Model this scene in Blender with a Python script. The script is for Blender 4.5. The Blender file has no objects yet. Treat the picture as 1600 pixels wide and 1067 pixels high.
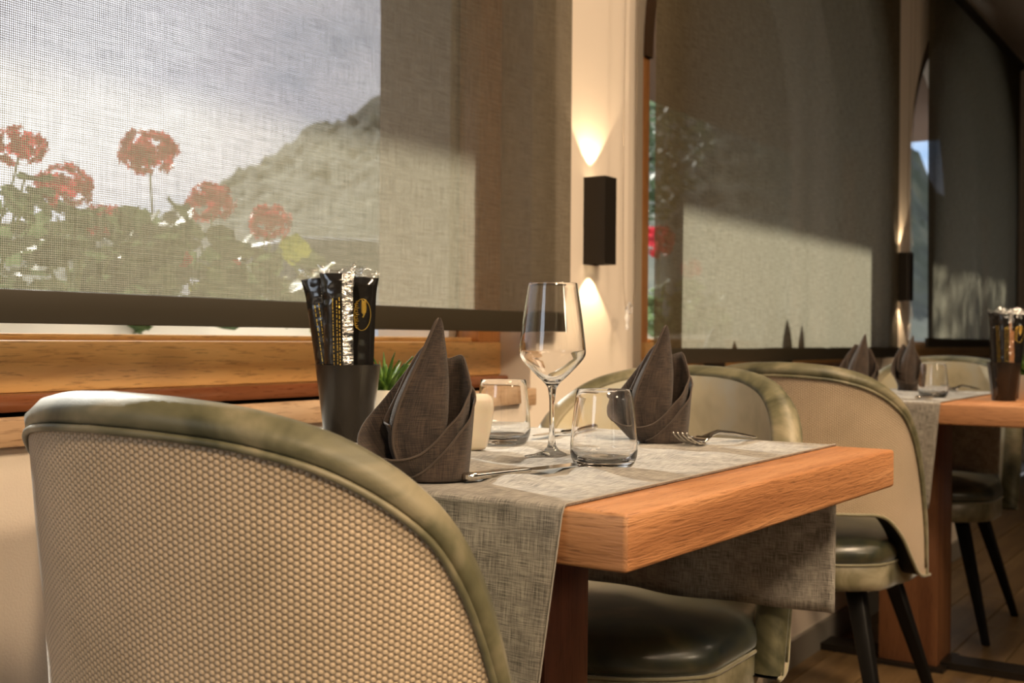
import bpy, bmesh, math, random
from mathutils import Vector, Matrix, noise
C = bpy.context.scene
COL = C.collection
PI = math.pi
def R(d): return math.radians(d)
random.seed(7)

# ------------------------------------------------------------------ camera, world, lights, exposure
YAW = R(33.7)
cam = bpy.data.cameras.new('camera')
cam.sensor_width = 36.0; cam.lens = 40.5; cam.clip_start = 0.05; cam.clip_end = 2000
cam.dof.use_dof = True; cam.dof.focus_distance = 1.30; cam.dof.aperture_fstop = 8.0
cam_o = bpy.data.objects.new('camera', cam); COL.objects.link(cam_o)
fw = Vector((math.cos(YAW), math.sin(YAW), -0.0019)).normalized()
rt = Vector((math.sin(YAW), -math.cos(YAW), 0)).normalized()
up = rt.cross(fw).normalized()
roll = R(0.43)
rt2 = rt*math.cos(roll) + up*math.sin(roll)
up2 = up*math.cos(roll) - rt*math.sin(roll)
m = Matrix((rt2, up2, -fw)).transposed().to_4x4()
m.translation = Vector((0, 0, 0.905))
cam_o.matrix_world = m
C.camera = cam_o

C.view_settings.view_transform = 'Standard'
C.view_settings.look = 'None'
C.view_settings.exposure = 0.3
C.view_settings.gamma = 1.0
C.view_settings.use_curve_mapping = False
C.cycles.use_denoising = True
C.cycles.max_bounces = 10
C.cycles.diffuse_bounces = 4
C.cycles.glossy_bounces = 4
C.cycles.transmission_bounces = 10
C.cycles.transparent_max_bounces = 16
C.cycles.caustics_reflective = False
C.cycles.caustics_refractive = True
C.cycles.sample_clamp_indirect = 6.0

def nw(nt, t, **kw):
    n = nt.nodes.new(t)
    for k, v in kw.items():
        if k == 'inp':
            for kk, vv in v.items():
                n.inputs[kk].default_value = vv
        else: setattr(n, k, v)
    return n
def ramp(nt, fac, stops):
    n = nt.nodes.new('ShaderNodeValToRGB')
    cr = n.color_ramp
    while len(cr.elements) < len(stops): cr.elements.new(0.5)
    for e, (p, c) in zip(cr.elements, stops):
        e.position = p; e.color = (c[0], c[1], c[2], 1) if len(c) == 3 else c
    nt.links.new(fac, n.inputs[0])
    return n.outputs[0]
def mth(nt, op, a, b=None, clamp=False):
    n = nt.nodes.new('ShaderNodeMath'); n.operation = op; n.use_clamp = clamp
    for i, v in enumerate((a, b)):
        if v is None: continue
        if isinstance(v, (int, float)): n.inputs[i].default_value = v
        else: nt.links.new(v, n.inputs[i])
    return n.outputs[0]

# world: a bright clouded sky with a blue opening
w = bpy.data.worlds.new('sky'); C.world = w; w.use_nodes = True
nt = w.node_tree; nt.nodes.clear()
tc = nw(nt, 'ShaderNodeTexCoord')
n1 = nw(nt, 'ShaderNodeTexNoise', inp={'Scale': 3.1, 'Detail': 7.0, 'Roughness': 0.52, 'Distortion': 0.3})
mp = nw(nt, 'ShaderNodeMapping'); mp.inputs['Scale'].default_value = (1, 1, 1.8); mp.inputs['Location'].default_value = (-2.4, 4.0, 0.2)
nt.links.new(tc.outputs['Generated'], mp.inputs[0]); nt.links.new(mp.outputs[0], n1.inputs['Vector'])
skyc = ramp(nt, n1.outputs[0], [(0.34, (0.30, 0.44, 0.66)), (0.45, (0.66, 0.70, 0.82)), (0.53, (0.90, 0.88, 0.97)), (0.70, (1.2, 1.2, 1.25))])
bg = nw(nt, 'ShaderNodeBackground'); bg.inputs[1].default_value = 1.68
nt.links.new(skyc, bg.inputs[0])
ow = nw(nt, 'ShaderNodeOutputWorld'); nt.links.new(bg.outputs[0], ow.inputs[0])

def light(name, kind, loc, target, energy, color, size=0.3, **kw):
    d = bpy.data.lights.new(name, kind); d.energy = energy; d.color = color
    if kind == 'AREA':
        d.shape = 'DISK'; d.size = size
    elif kind == 'SPOT': d.shadow_soft_size = size
    for k, v in kw.items(): setattr(d, k, v)
    o = bpy.data.objects.new(name, d); COL.objects.link(o)
    o.location = loc
    o.rotation_euler = (Vector(target) - Vector(loc)).to_track_quat('-Z', 'Y').to_euler()
    return o
SUND = Vector((-0.38, -0.86, -0.50)).normalized()
s = bpy.data.lights.new('sun', 'SUN'); s.energy = 11.5; s.color = (1.0, 0.95, 0.86); s.angle = R(1.2)
so = bpy.data.objects.new('sun', s); COL.objects.link(so); so.rotation_euler = SUND.to_track_quat('-Z', 'Y').to_euler()
so.location = (3, 8, 6)
WARM = (1.0, 0.74, 0.48)
light('ceiling_spot', 'SPOT', (-0.5, -1.3, 2.5), (0.80, 0.60, 0.70), 170, WARM, 0.20, spot_size=R(42), spot_blend=0.7)
light('ceiling_spot', 'SPOT', (1.2, -1.0, 2.6), (1.35, 0.75, 0.75), 130, WARM, 0.20, spot_size=R(60), spot_blend=0.7)
light('ceiling_spot', 'SPOT', (1.7, -0.9, 2.6), (2.6, 0.85, 0.7), 120, WARM, 0.20, spot_size=R(55), spot_blend=0.7)
light('ceiling_spot', 'SPOT', (3.0, -0.9, 2.6), (3.6, 0.7, 0.7), 60, WARM, 0.20, spot_size=R(55), spot_blend=0.7)
light('ceiling_lamp', 'AREA', (0.6, -1.6, 2.75), (0.6, -1.6, 0), 20, (1.0, 0.80, 0.58), 0.9)  # added warm fill for the room's ambient light
light('ceiling_lamp', 'AREA', (2.3, 0.2, 2.75), (2.55, 1.3, 1.0), 26, (1.0, 0.74, 0.50), 0.5)  # added wash light for the wall between the windows
light('ceiling_spot', 'SPOT', (1.75, 0.75, 2.75), (1.40, 1.14, 0.75), 115, (1.0, 0.90, 0.74), 0.06, spot_size=R(27), spot_blend=0.8)  # added spot that whitens the back of the near table
light('ceiling_lamp', 'AREA', (0.8, -2.8, 2.0), (1.1, 1.6, 0.86), 16, (1.0, 0.80, 0.55), 0.5)  # added low fill aimed at the window rail
light('window_daylight', 'AREA', (-1.7, 1.35, 1.6), (0.2, 0.9, 0.6), 12, (0.78, 0.88, 1.0), 1.2)  # added cool fill lamp in the unseen left window opening
light('ceiling_lamp', 'AREA', (3.6, -1.6, 2.75), (3.6, -1.6, 0), 8, (1.0, 0.80, 0.58), 0.9)  # added weak warm fill towards the far table

# ------------------------------------------------------------------ materials
MATS = {}
def newmat(name):
    mt = bpy.data.materials.new(name); mt.use_nodes = True
    nt = mt.node_tree; nt.nodes.clear()
    out = nt.nodes.new('ShaderNodeOutputMaterial')
    MATS[name] = mt
    return mt, nt, out
def pbr(name, color, rough=0.5, metal=0.0, **kw):
    mt, nt, out = newmat(name)
    b = nt.nodes.new('ShaderNodeBsdfPrincipled')
    b.inputs['Roughness'].default_value = rough; b.inputs['Metallic'].default_value = metal
    b.inputs['Base Color'].default_value = (*color, 1)
    for k, v in kw.items():
        b.inputs[k].default_value = v
    nt.links.new(b.outputs[0], out.inputs[0])
    return mt, nt, b
def bump(nt, b, h, strength=0.3, dist=0.001):
    n = nt.nodes.new('ShaderNodeBump'); n.inputs['Strength'].default_value = strength; n.inputs['Distance'].default_value = dist
    nt.links.new(h, n.inputs['Height']); nt.links.new(n.outputs[0], b.inputs['Normal'])
def coords(nt, scale=(1, 1, 1), which='Object', rot=(0, 0, 0)):
    t = nt.nodes.new('ShaderNodeTexCoord'); mpn = nt.nodes.new('ShaderNodeMapping')
    mpn.inputs['Scale'].default_value = scale; mpn.inputs['Rotation'].default_value = rot
    nt.links.new(t.outputs[which], mpn.inputs[0]); return mpn.outputs[0]
def noi(nt, vec, scale, detail=4.0, rough=0.5, dist=0.0):
    n = nw(nt, 'ShaderNodeTexNoise', inp={'Scale': scale, 'Detail': detail, 'Roughness': rough, 'Distortion': dist})
    nt.links.new(vec, n.inputs['Vector']); return n.outputs[0]

def wood(name, c0, c1, c2, axis=0, rough=0.45, bstr=0.35, scale=1.0, dist=0.0012):
    mt, nt, b = pbr(name, c1, rough)
    sc = [14*scale]*3; sc[axis] = 1.1*scale
    v = coords(nt, tuple(sc))
    a = noi(nt, v, 1.6, 4, 0.6, 0.6)
    sc2 = [300*scale]*3; sc2[axis] = 24*scale
    v2 = coords(nt, tuple(sc2))
    f = noi(nt, v2, 1.0, 3, 0.6, 0.4)
    col = ramp(nt, a, [(0.25, c0), (0.5, c1), (0.75, c2)])
    pores = ramp(nt, f, [(0.30, (0.42, 0.36, 0.32)), (0.45, (1, 1, 1))])
    mx = nw(nt, 'ShaderNodeMix', data_type='RGBA', blend_type='MULTIPLY'); mx.inputs[0].default_value = 0.75
    nt.links.new(col, mx.inputs[6]); nt.links.new(pores, mx.inputs[7])
    nt.links.new(mx.outputs[2], b.inputs['Base Color'])
    bump(nt, b, mth(nt, 'ADD', f, mth(nt, 'MULTIPLY', a, 1.2)), bstr, dist)
    return mt
wood('oak', (0.30, 0.12, 0.045), (0.47, 0.21, 0.085), (0.60, 0.30, 0.14), 0, 0.5, 0.9, dist=0.002)
wood('oak_cross', (0.32, 0.14, 0.055), (0.48, 0.23, 0.10), (0.60, 0.32, 0.155), 1, 0.5, 0.5, dist=0.002)
wood('pine_frame', (0.58, 0.30, 0.10), (0.72, 0.42, 0.16), (0.78, 0.50, 0.22), 0, 0.32, 0.12)
wood('pine_stile', (0.44, 0.17, 0.05), (0.56, 0.24, 0.075), (0.64, 0.30, 0.10), 2, 0.32, 0.12)
wood('dark_ledge', (0.12, 0.04, 0.02), (0.20, 0.07, 0.03), (0.28, 0.10, 0.04), 0, 0.18, 0.1)
wood('sill_wood', (0.34, 0.20, 0.10), (0.48, 0.32, 0.19), (0.58, 0.42, 0.28), 0, 0.4, 0.1)
wood('leg_wood', (0.10, 0.035, 0.02), (0.16, 0.055, 0.03), (0.22, 0.08, 0.04), 2, 0.35, 0.1)
wood('leg_wood_light', (0.12, 0.045, 0.02), (0.19, 0.08, 0.035), (0.25, 0.11, 0.05), 2, 0.4, 0.1)
wood('floor_wood', (0.09, 0.055, 0.025), (0.16, 0.10, 0.045), (0.24, 0.16, 0.075), 0, 0.35, 0.1)

def plaster(name, col, sc=260, st=0.5):
    mt, nt, b = pbr(name, col, 0.85)
    v = coords(nt); h = noi(nt, v, sc, 3, 0.6)
    bump(nt, b, h, st, 0.0015)
    return mt
plaster('plaster', (0.72, 0.63, 0.53))
plaster('plaster_outside', (0.78, 0.76, 0.70), 80)
pbr('ceiling_paint', (0.55, 0.48, 0.40), 0.9)
pbr('dark_wall', (0.10, 0.075, 0.055), 0.9)
pbr('skirting', (0.22, 0.20, 0.17), 0.5)

def linen(name, c0, c1, per=0.0011, which='UV', bs=0.5, streak=0.5, lo=.42, hi=.72):
    mt, nt, b = pbr(name, c1, 0.85)
    t = nt.nodes.new('ShaderNodeTexCoord'); sep = nt.nodes.new('ShaderNodeSeparateXYZ')
    nt.links.new(t.outputs[which], sep.inputs[0])
    k = 2*PI/per
    sx = mth(nt, 'SINE', mth(nt, 'MULTIPLY', sep.outputs[0], k)); sy = mth(nt, 'SINE', mth(nt, 'MULTIPLY', sep.outputs[1], k))
    weave = mth(nt, 'MULTIPLY', mth(nt, 'ADD', mth(nt, 'ADD', sx, sy), 2.0), 0.25)
    va = coords(nt, (1000, 45, 1), which); vb = coords(nt, (45, 1000, 1), which)
    na = noi(nt, va, 1, 2, 0.5); nb = noi(nt, vb, 1, 2, 0.5)
    big = noi(nt, coords(nt, (1, 1, 1), which), 30, 3, 0.5)
    st = mth(nt, 'ADD', mth(nt, 'MULTIPLY', mth(nt, 'ADD', na, nb), streak*0.5), mth(nt, 'MULTIPLY', big, 1-streak))
    st = mth(nt, 'ADD', mth(nt, 'MULTIPLY', mth(nt, 'SUBTRACT', weave, 0.5), 0.10), st)
    col = ramp(nt, st, [(lo, c0), (hi, c1)])
    nt.links.new(col, b.inputs['Base Color'])
    bump(nt, b, mth(nt, 'ADD', weave, st), bs, 0.0007)
    b.inputs['Sheen Weight'].default_value = 0.1
    return mt
linen('runner_linen', (0.075, 0.069, 0.062), (0.50, 0.46, 0.395), streak=0.8, lo=.38, hi=.61)
linen('napkin_cloth', (0.010, 0.006, 0.004), (0.085, 0.055, 0.038), per=0.0012, streak=0.75, bs=0.6, lo=.40, hi=.62)
linen('napkin_hem', (0.035, 0.023, 0.016), (0.12, 0.083, 0.06), per=0.0012)

def honeycomb():
    mt, nt, b = pbr('honeycomb_fabric', (0.5, 0.42, 0.3), 0.62)
    t = nt.nodes.new('ShaderNodeTexCoord')
    sc = nw(nt, 'ShaderNodeVectorMath', operation='SCALE'); sc.inputs['Scale'].default_value = 1/0.0054
    nt.links.new(t.outputs['UV'], sc.inputs[0])
    def cell(off):
        a = nw(nt, 'ShaderNodeVectorMath', operation='ADD'); a.inputs[1].default_value = (200+off[0], 173.20508*2+off[1], 0)
        nt.links.new(sc.outputs[0], a.inputs[0])
        mo = nw(nt, 'ShaderNodeVectorMath', operation='MODULO'); mo.inputs[1].default_value = (1.7320508, 1.0, 1e6)
        nt.links.new(a.outputs[0], mo.inputs[0])
        sb = nw(nt, 'ShaderNodeVectorMath', operation='SUBTRACT'); sb.inputs[1].default_value = (0.8660254, 0.5, 0)
        nt.links.new(mo.outputs[0], sb.inputs[0])
        ml = nw(nt, 'ShaderNodeVectorMath', operation='MULTIPLY'); ml.inputs[1].default_value = (1, 1, 0)
        nt.links.new(sb.outputs[0], ml.inputs[0])
        ln = nw(nt, 'ShaderNodeVectorMath', operation='LENGTH'); nt.links.new(ml.outputs[0], ln.inputs[0])
        return ln.outputs['Value']
    d = mth(nt, 'MINIMUM', cell((0, 0)), cell((0.8660254, 0.5)))
    dome = nw(nt, 'ShaderNodeMapRange', interpolation_type='SMOOTHERSTEP'); dome.inputs[1].default_value = 0.56; dome.inputs[2].default_value = 0.16
    nt.links.new(d, dome.inputs[0])
    n = noi(nt, coords(nt, (1, 1, 1), 'UV'), 9, 3, 0.5)
    c1 = ramp(nt, n, [(0.3, (0.54, 0.42, 0.28)), (0.7, (0.68, 0.53, 0.365))])
    gr = ramp(nt, dome.outputs[0], [(0.0, (0.50, 0.46, 0.40)), (0.5, (1, 1, 1))])  # shade in the grooves between bumps, painted into the colour
    mx = nw(nt, 'ShaderNodeMix', data_type='RGBA', blend_type='MULTIPLY'); mx.inputs[0].default_value = 1.0
    nt.links.new(c1, mx.inputs[6]); nt.links.new(gr, mx.inputs[7]); nt.links.new(mx.outputs[2], b.inputs['Base Color'])
    bump(nt, b, dome.outputs[0], 0.9, 0.0014)
    b.inputs['Sheen Weight'].default_value = 0.35; b.inputs['Sheen Roughness'].default_value = 0.4
honeycomb()

def velvet(name, stops, rough, sheen, coat=0.0, sc=7.0, spec=0.5):
    mt, nt, b = pbr(name, stops[0][1], rough)
    v = coords(nt); n = noi(nt, v, sc, 4, 0.6, 0.6)
    nt.links.new(ramp(nt, n, stops), b.inputs['Base Color'])
    fine = noi(nt, v, 700, 2, 0.5); bump(nt, b, mth(nt, 'ADD', fine, mth(nt, 'MULTIPLY', n, 2)), 0.25, 0.0008)
    b.inputs['Sheen Weight'].default_value = sheen; b.inputs['Sheen Roughness'].default_value = 0.35
    b.inputs['Sheen Tint'].default_value = (0.85, 0.92, 0.95, 1)
    b.inputs['Coat Weight'].default_value = coat; b.inputs['Coat Roughness'].default_value = 0.22
    b.inputs['Specular IOR Level'].default_value = spec
velvet('velvet_rim', [(0.32, (0.045, 0.045, 0.02)), (0.47, (0.13, 0.12, 0.065)), (0.62, (0.28, 0.24, 0.15))], 0.5, 0.2, 0.0, 9)
velvet('velvet_inner', [(0.3, (0.30, 0.26, 0.16)), (0.5, (0.46, 0.40, 0.26)), (0.68, (0.46, 0.48, 0.42))], 0.5, 0.6, 0.15, 5)
velvet('seat_velvet', [(0.36, (0.008, 0.014, 0.016)), (0.5, (0.035, 0.038, 0.02)), (0.64, (0.12, 0.10, 0.05))], 0.38, 0.35, 0.55, 5)
velvet('seat_side', [(0.36, (0.06, 0.055, 0.02)), (0.5, (0.17, 0.15, 0.085)), (0.64, (0.34, 0.30, 0.20))], 0.45, 0.5, 0.25, 9)
pbr('piping_cord', (0.20, 0.18, 0.10), 0.5, **{'Sheen Weight': 0.5})
pbr('black_lacquer', (0.004, 0.0035, 0.003), 0.5, **{'Specular IOR Level': 0.2})
pbr('black_metal', (0.03, 0.024, 0.018), 0.45, 0.6)
pbr('dark_steel', (0.10, 0.10, 0.10), 0.25, 0.9)
pbr('steel', (0.72, 0.69, 0.64), 0.16, 1.0)
pbr('bar_metal', (0.030, 0.023, 0.012), 0.55, 0.2)
pbr('chain_steel', (0.34, 0.29, 0.22), 0.3, 1.0)
pbr('clear_plastic', (0.95, 0.95, 0.97), 0.1, 0.0, **{'Transmission Weight': 0.7, 'IOR': 1.4})
pbr('white_ceramic', (0.78, 0.68, 0.52), 0.22, 0, **{'Coat Weight': 0.4, 'Subsurface Weight': 0.15, 'Subsurface Scale': 0.02})
pbr('pot_ceramic', (0.78, 0.72, 0.60), 0.4)
pbr('soil', (0.05, 0.035, 0.02), 0.9)
pbr('cup_black', (0.030, 0.025, 0.020), 0.26, 0.55)
pbr('pack_black', (0.010, 0.009, 0.008), 0.16, 0.0, **{'Coat Weight': 0.6, 'Coat Roughness': 0.1})
pbr('gold_print', (0.55, 0.36, 0.06), 0.35, 0.7)
pbr('stem_green', (0.16, 0.24, 0.08), 0.6)
pbr('box_white', (0.75, 0.74, 0.70), 0.6)
pbr('car_paint', (0.80, 0.82, 0.86), 0.3, 0.3, **{'Coat Weight': 0.8})
pbr('car_glass', (0.03, 0.035, 0.04), 0.2, 0.0, **{'Coat Weight': 0.8, 'Coat Roughness': 0.2})
pbr('dark_bark', (0.06, 0.045, 0.03), 0.9)
pbr('tyre', (0.02, 0.02, 0.02), 0.8)
pbr('asphalt', (0.16, 0.155, 0.15), 0.9)
pbr('roof_board', (0.18, 0.10, 0.05), 0.8)
pbr('frame_dark', (0.10, 0.055, 0.03), 0.4)
pbr('cone_dark', (0.03, 0.028, 0.02), 0.7)
def leafmat(name, c0, c1, sc=30):
    mt, nt, out = newmat(name)
    v = coords(nt); n = noi(nt, v, sc, 3, 0.5)
    col = ramp(nt, n, [(0.35, c0), (0.65, c1)])
    b = nt.nodes.new('ShaderNodeBsdfPrincipled'); b.inputs['Roughness'].default_value = 0.5
    tr = nt.nodes.new('ShaderNodeBsdfTranslucent'); mix = nt.nodes.new('ShaderNodeMixShader'); mix.inputs[0].default_value = 0.35
    nt.links.new(col, b.inputs['Base Color']); nt.links.new(col, tr.inputs[0])
    nt.links.new(b.outputs[0], mix.inputs[1]); nt.links.new(tr.outputs[0], mix.inputs[2]); nt.links.new(mix.outputs[0], out.inputs[0])
leafmat('leaf_green', (0.07, 0.12, 0.055), (0.17, 0.24, 0.11))
leafmat('red_petal', (0.50, 0.025, 0.045), (0.66, 0.05, 0.08))
leafmat('leaf_yellow', (0.22, 0.26, 0.03), (0.42, 0.42, 0.06))
leafmat('succulent', (0.035, 0.10, 0.012), (0.14, 0.24, 0.03), 90)
def hillmat():
    mt, nt, b = pbr('forest', (0.1, 0.14, 0.06), 0.95)
    v = coords(nt); n = noi(nt, v, 0.12, 6, 0.6)
    nt.links.new(ramp(nt, n, [(0.35, (0.012, 0.018, 0.011)), (0.55, (0.035, 0.045, 0.024)), (0.7, (0.09, 0.09, 0.05))]), b.inputs['Base Color'])
hillmat()
def glassmat():
    mt, nt, out = newmat('glass')
    g = nt.nodes.new('ShaderNodeBsdfGlass'); g.inputs['IOR'].default_value = 1.47; g.inputs['Roughness'].default_value = 0.0
    nt.links.new(g.outputs[0], out.inputs[0])
    mt, nt, out = newmat('window_glass')
    t = nt.nodes.new('ShaderNodeBsdfTransparent'); g = nt.nodes.new('ShaderNodeBsdfGlossy'); g.inputs['Roughness'].default_value = 0.01
    f = nt.nodes.new('ShaderNodeFresnel'); f.inputs[0].default_value = 1.45
    mix = nt.nodes.new('ShaderNodeMixShader')
    t.inputs[0].default_value = (0.93, 0.95, 0.94, 1)
    nt.links.new(f.outputs[0], mix.inputs[0]); nt.links.new(t.outputs[0], mix.inputs[1]); nt.links.new(g.outputs[0], mix.inputs[2]); nt.links.new(mix.outputs[0], out.inputs[0])
    mt, nt, out = newmat('clear_film')
    t = nt.nodes.new('ShaderNodeBsdfTransparent'); g = nt.nodes.new('ShaderNodeBsdfGlossy'); g.inputs['Roughness'].default_value = 0.12
    g.inputs[0].default_value = (0.95, 0.95, 0.95, 1)
    v = coords(nt, (60, 60, 120)); n = noi(nt, v, 1, 4, 0.7, 1.0)
    fac = ramp(nt, n, [(0.45, (0.06, 0.06, 0.06)), (0.66, (0.6, 0.6, 0.6))])
    mix = nt.nodes.new('ShaderNodeMixShader')
    bp = nt.nodes.new('ShaderNodeBump'); bp.inputs['Strength'].default_value = 0.8; bp.inputs['Distance'].default_value = 0.003
    nt.links.new(n, bp.inputs['Height']); nt.links.new(bp.outputs[0], g.inputs['Normal'])
    nt.links.new(fac, mix.inputs[0]); nt.links.new(t.outputs[0], mix.inputs[1]); nt.links.new(g.outputs[0], mix.inputs[2]); nt.links.new(mix.outputs[0], out.inputs[0])
glassmat()
pbr('breadstick', (0.42, 0.20, 0.08), 0.7)
def foilmat():
    mt, nt, b = pbr('silver_foil', (0.75, 0.73, 0.70), 0.18, 0.95)
    v = coords(nt, (30, 30, 110)); n = noi(nt, v, 1, 3, 0.6, 1.2); bump(nt, b, n, 1.0, 0.006)
    nt.links.new(ramp(nt, n, [(0.35, (0.06, 0.06, 0.06)), (0.6, (0.8, 0.78, 0.74))]), b.inputs['Base Color'])
foilmat()

def blindmat():
    mt, nt, out = newmat('blind_mesh')
    t = nt.nodes.new('ShaderNodeTexCoord'); sep = nt.nodes.new('ShaderNodeSeparateXYZ'); nt.links.new(t.outputs['Object'], sep.inputs[0])
    X, Z = sep.outputs[0], sep.outputs[2]
    wob = noi(nt, coords(nt, (25, 25, 25)), 1, 3, 0.6)
    nx = noi(nt, coords(nt, (330, 1, 16)), 1, 2, 0.6); nz = noi(nt, coords(nt, (16, 1, 330)), 1, 2, 0.6)
    k = 2*PI/0.0032
    sx = mth(nt, 'SINE', mth(nt, 'ADD', mth(nt, 'MULTIPLY', X, k), mth(nt, 'MULTIPLY', wob, 5.0)))
    sz = mth(nt, 'SINE', mth(nt, 'ADD', mth(nt, 'MULTIPLY', Z, k), mth(nt, 'MULTIPLY', wob, 5.0)))
    hx = mth(nt, 'ADD', mth(nt, 'MULTIPLY', sx, 0.60), mth(nt, 'MULTIPLY', nx, 0.62))
    hz = mth(nt, 'ADD', mth(nt, 'MULTIPLY', sz, 0.60), mth(nt, 'MULTIPLY', nz, 0.62))
    hole = mth(nt, 'SUBTRACT', mth(nt, 'ADD', hx, hz), 0.13)   # mean about 0.45
    op = mth(nt, 'MULTIPLY', hole, 0.78, True)
    lw = nt.nodes.new('ShaderNodeLayerWeight'); lw.inputs[0].default_value = 0.5
    cosv = mth(nt, 'SUBTRACT', 1.0, lw.outputs['Facing'])
    op = mth(nt, 'MULTIPLY', op, mth(nt, 'MULTIPLY', mth(nt, 'POWER', cosv, 1.9), 1.22))
    th = mth(nt, 'ADD', mth(nt, 'MULTIPLY', nx, 0.5), mth(nt, 'MULTIPLY', nz, 0.5))
    col = ramp(nt, th, [(0.35, (0.045, 0.036, 0.021)), (0.65, (0.095, 0.076, 0.046))])
    df = nt.nodes.new('ShaderNodeBsdfDiffuse'); tl = nt.nodes.new('ShaderNodeBsdfTranslucent')
    colt = ramp(nt, th, [(0.35, (0.18, 0.162, 0.11)), (0.65, (0.34, 0.31, 0.225))])
    nt.links.new(col, df.inputs[0]); nt.links.new(colt, tl.inputs[0])
    m1 = nt.nodes.new('ShaderNodeMixShader'); m1.inputs[0].default_value = 0.38
    nt.links.new(df.outputs[0], m1.inputs[1]); nt.links.new(tl.outputs[0], m1.inputs[2])
    tr = nt.nodes.new('ShaderNodeBsdfTransparent')
    m2 = nt.nodes.new('ShaderNodeMixShader'); nt.links.new(op, m2.inputs[0]); nt.links.new(m1.outputs[0], m2.inputs[1]); nt.links.new(tr.outputs[0], m2.inputs[2])
    nt.links.new(m2.outputs[0], out.inputs[0])
blindmat()
def emis(name, col, st):
    mt, nt, out = newmat(name); e = nt.nodes.new('ShaderNodeEmission'); e.inputs[0].default_value = (*col, 1); e.inputs[1].default_value = st
    nt.links.new(e.outputs[0], out.inputs[0])
emis('lamp_lens', (1.0, 0.75, 0.45), 12.0)

# ------------------------------------------------------------------ mesh helpers
class MB:
    def __init__(s): s.v = []; s.f = []; s.uv = None
    def add(s, vs, fs):
        o = len(s.v); s.v += [tuple(v) for v in vs]; s.f += [tuple(i+o for i in f) for f in fs]; return s
    def box(s, a, b, M=None):
        x0, y0, z0 = a; x1, y1, z1 = b
        vs = [(x0,y0,z0),(x1,y0,z0),(x1,y1,z0),(x0,y1,z0),(x0,y0,z1),(x1,y0,z1),(x1,y1,z1),(x0,y1,z1)]
        if M: vs = [M @ Vector(v) for v in vs]
        return s.add(vs, [(0,3,2,1),(4,5,6,7),(0,1,5,4),(1,2,6,5),(2,3,7,6),(3,0,4,7)])
    def lathe(s, prof, n=32, c=(0,0,0), closed=False):
        vs = []; fs = []
        for r, z in prof:
            for k in range(n):
                a = 2*PI*k/n; vs.append((c[0]+r*math.cos(a), c[1]+r*math.sin(a), c[2]+z))
        for i in range(len(prof)-1):
            for k in range(n):
                k2 = (k+1) % n
                fs.append((i*n+k, i*n+k2, (i+1)*n+k2, (i+1)*n+k))
        return s.add(vs, fs)
    def grid(s, P, nu, nv, wrapu=False):
        vs = [P(i, j) for j in range(nv) for i in range(nu)]
        fs = []
        for j in range(nv-1):
            for i in range(nu if wrapu else nu-1):
                i2 = (i+1) % nu
                fs.append((j*nu+i, j*nu+i2, (j+1)*nu+i2, (j+1)*nu+i))
        return s.add(vs, fs)
    def tube(s, pts, r, n=8, cap=True):
        pts = [Vector(p) for p in pts]; N = len(pts)
        rr = r if isinstance(r, (list, tuple)) else [r]*N
        t0 = (pts[1]-pts[0]).normalized(); a = Vector((0,0,1)) if abs(t0.z) < .9 else Vector((1,0,0))
        u = t0.cross(a).normalized(); vs = []
        for i in range(N):
            t = (pts[min(i+1,N-1)]-pts[max(i-1,0)]).normalized()
            u = (u - t*u.dot(t)).normalized(); v = t.cross(u)
            for k in range(n):
                an = 2*PI*k/n; vs.append(pts[i] + (u*math.cos(an)+v*math.sin(an))*rr[i])
        fs = [(i*n+k, i*n+(k+1)%n, (i+1)*n+(k+1)%n, (i+1)*n+k) for i in range(N-1) for k in range(n)]
        if cap: fs += [tuple(range(n))[::-1], tuple((N-1)*n+k for k in range(n))]
        return s.add(vs, fs)
    def build(s, name, mat, parent=None, smooth=True, uv=None, angle=40, solid=0, bevel=0, seg=2, subsurf=0, fix=True):
        me = bpy.data.meshes.new(name); me.from_pydata(s.v, [], s.f)
        if fix or bevel:
            bm = bmesh.new(); bm.from_mesh(me)
            if uv is None:
                bmesh.ops.remove_doubles(bm, verts=bm.verts, dist=1e-6)
            if bevel:
                bmesh.ops.bevel(bm, geom=bm.edges[:], offset=bevel, segments=seg, profile=0.5, affect='EDGES')
            if fix: bmesh.ops.recalc_face_normals(bm, faces=bm.faces)
            bm.to_mesh(me); bm.free()
        if uv is not None:
            l = me.uv_layers.new(name='UVMap')
            for lp in me.loops: l.data[lp.index].uv = uv[lp.vertex_index]
        if smooth:
            me.polygons.foreach_set('use_smooth', [True]*len(me.polygons))
            if angle: me.set_sharp_from_angle(angle=R(angle))
        mm = MATS[mat] if isinstance(mat, str) else mat
        me.materials.append(mm)
        o = bpy.data.objects.new(name, me); COL.objects.link(o)
        if parent: o.parent = parent
        if solid:
            md = o.modifiers.new('solid', 'SOLIDIFY'); md.thickness = solid; md.offset = -1
        if subsurf:
            md = o.modifiers.new('sub', 'SUBSURF'); md.levels = subsurf; md.render_levels = subsurf
        return o
def tag(o, label=None, cat=None, group=None, kind=None):
    if label: o['label'] = label
    if cat: o['category'] = cat
    if group: o['group'] = group
    if kind: o['kind'] = kind
    return o
def empty(name, loc, rz=0, label=None, cat=None, group=None):
    o = bpy.data.objects.new(name, None); COL.objects.link(o); o.location = loc; o.rotation_euler = (0, 0, rz)
    o.empty_display_size = 0.05
    return tag(o, label, cat, group)
def copy_tree(o, parent=None):
    c = o.copy(); COL.objects.link(c)
    if parent: c.parent = parent
    for ch in list(o.children):
        copy_tree(ch, c)
    return c
def dup(o, loc, rz, label, group=None):
    c = copy_tree(o); c.location = loc; c.rotation_euler = (0, 0, rz); c['label'] = label
    if group: c['group'] = group
    return c
def lerp(a, b, t): return a+(b-a)*t
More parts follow.
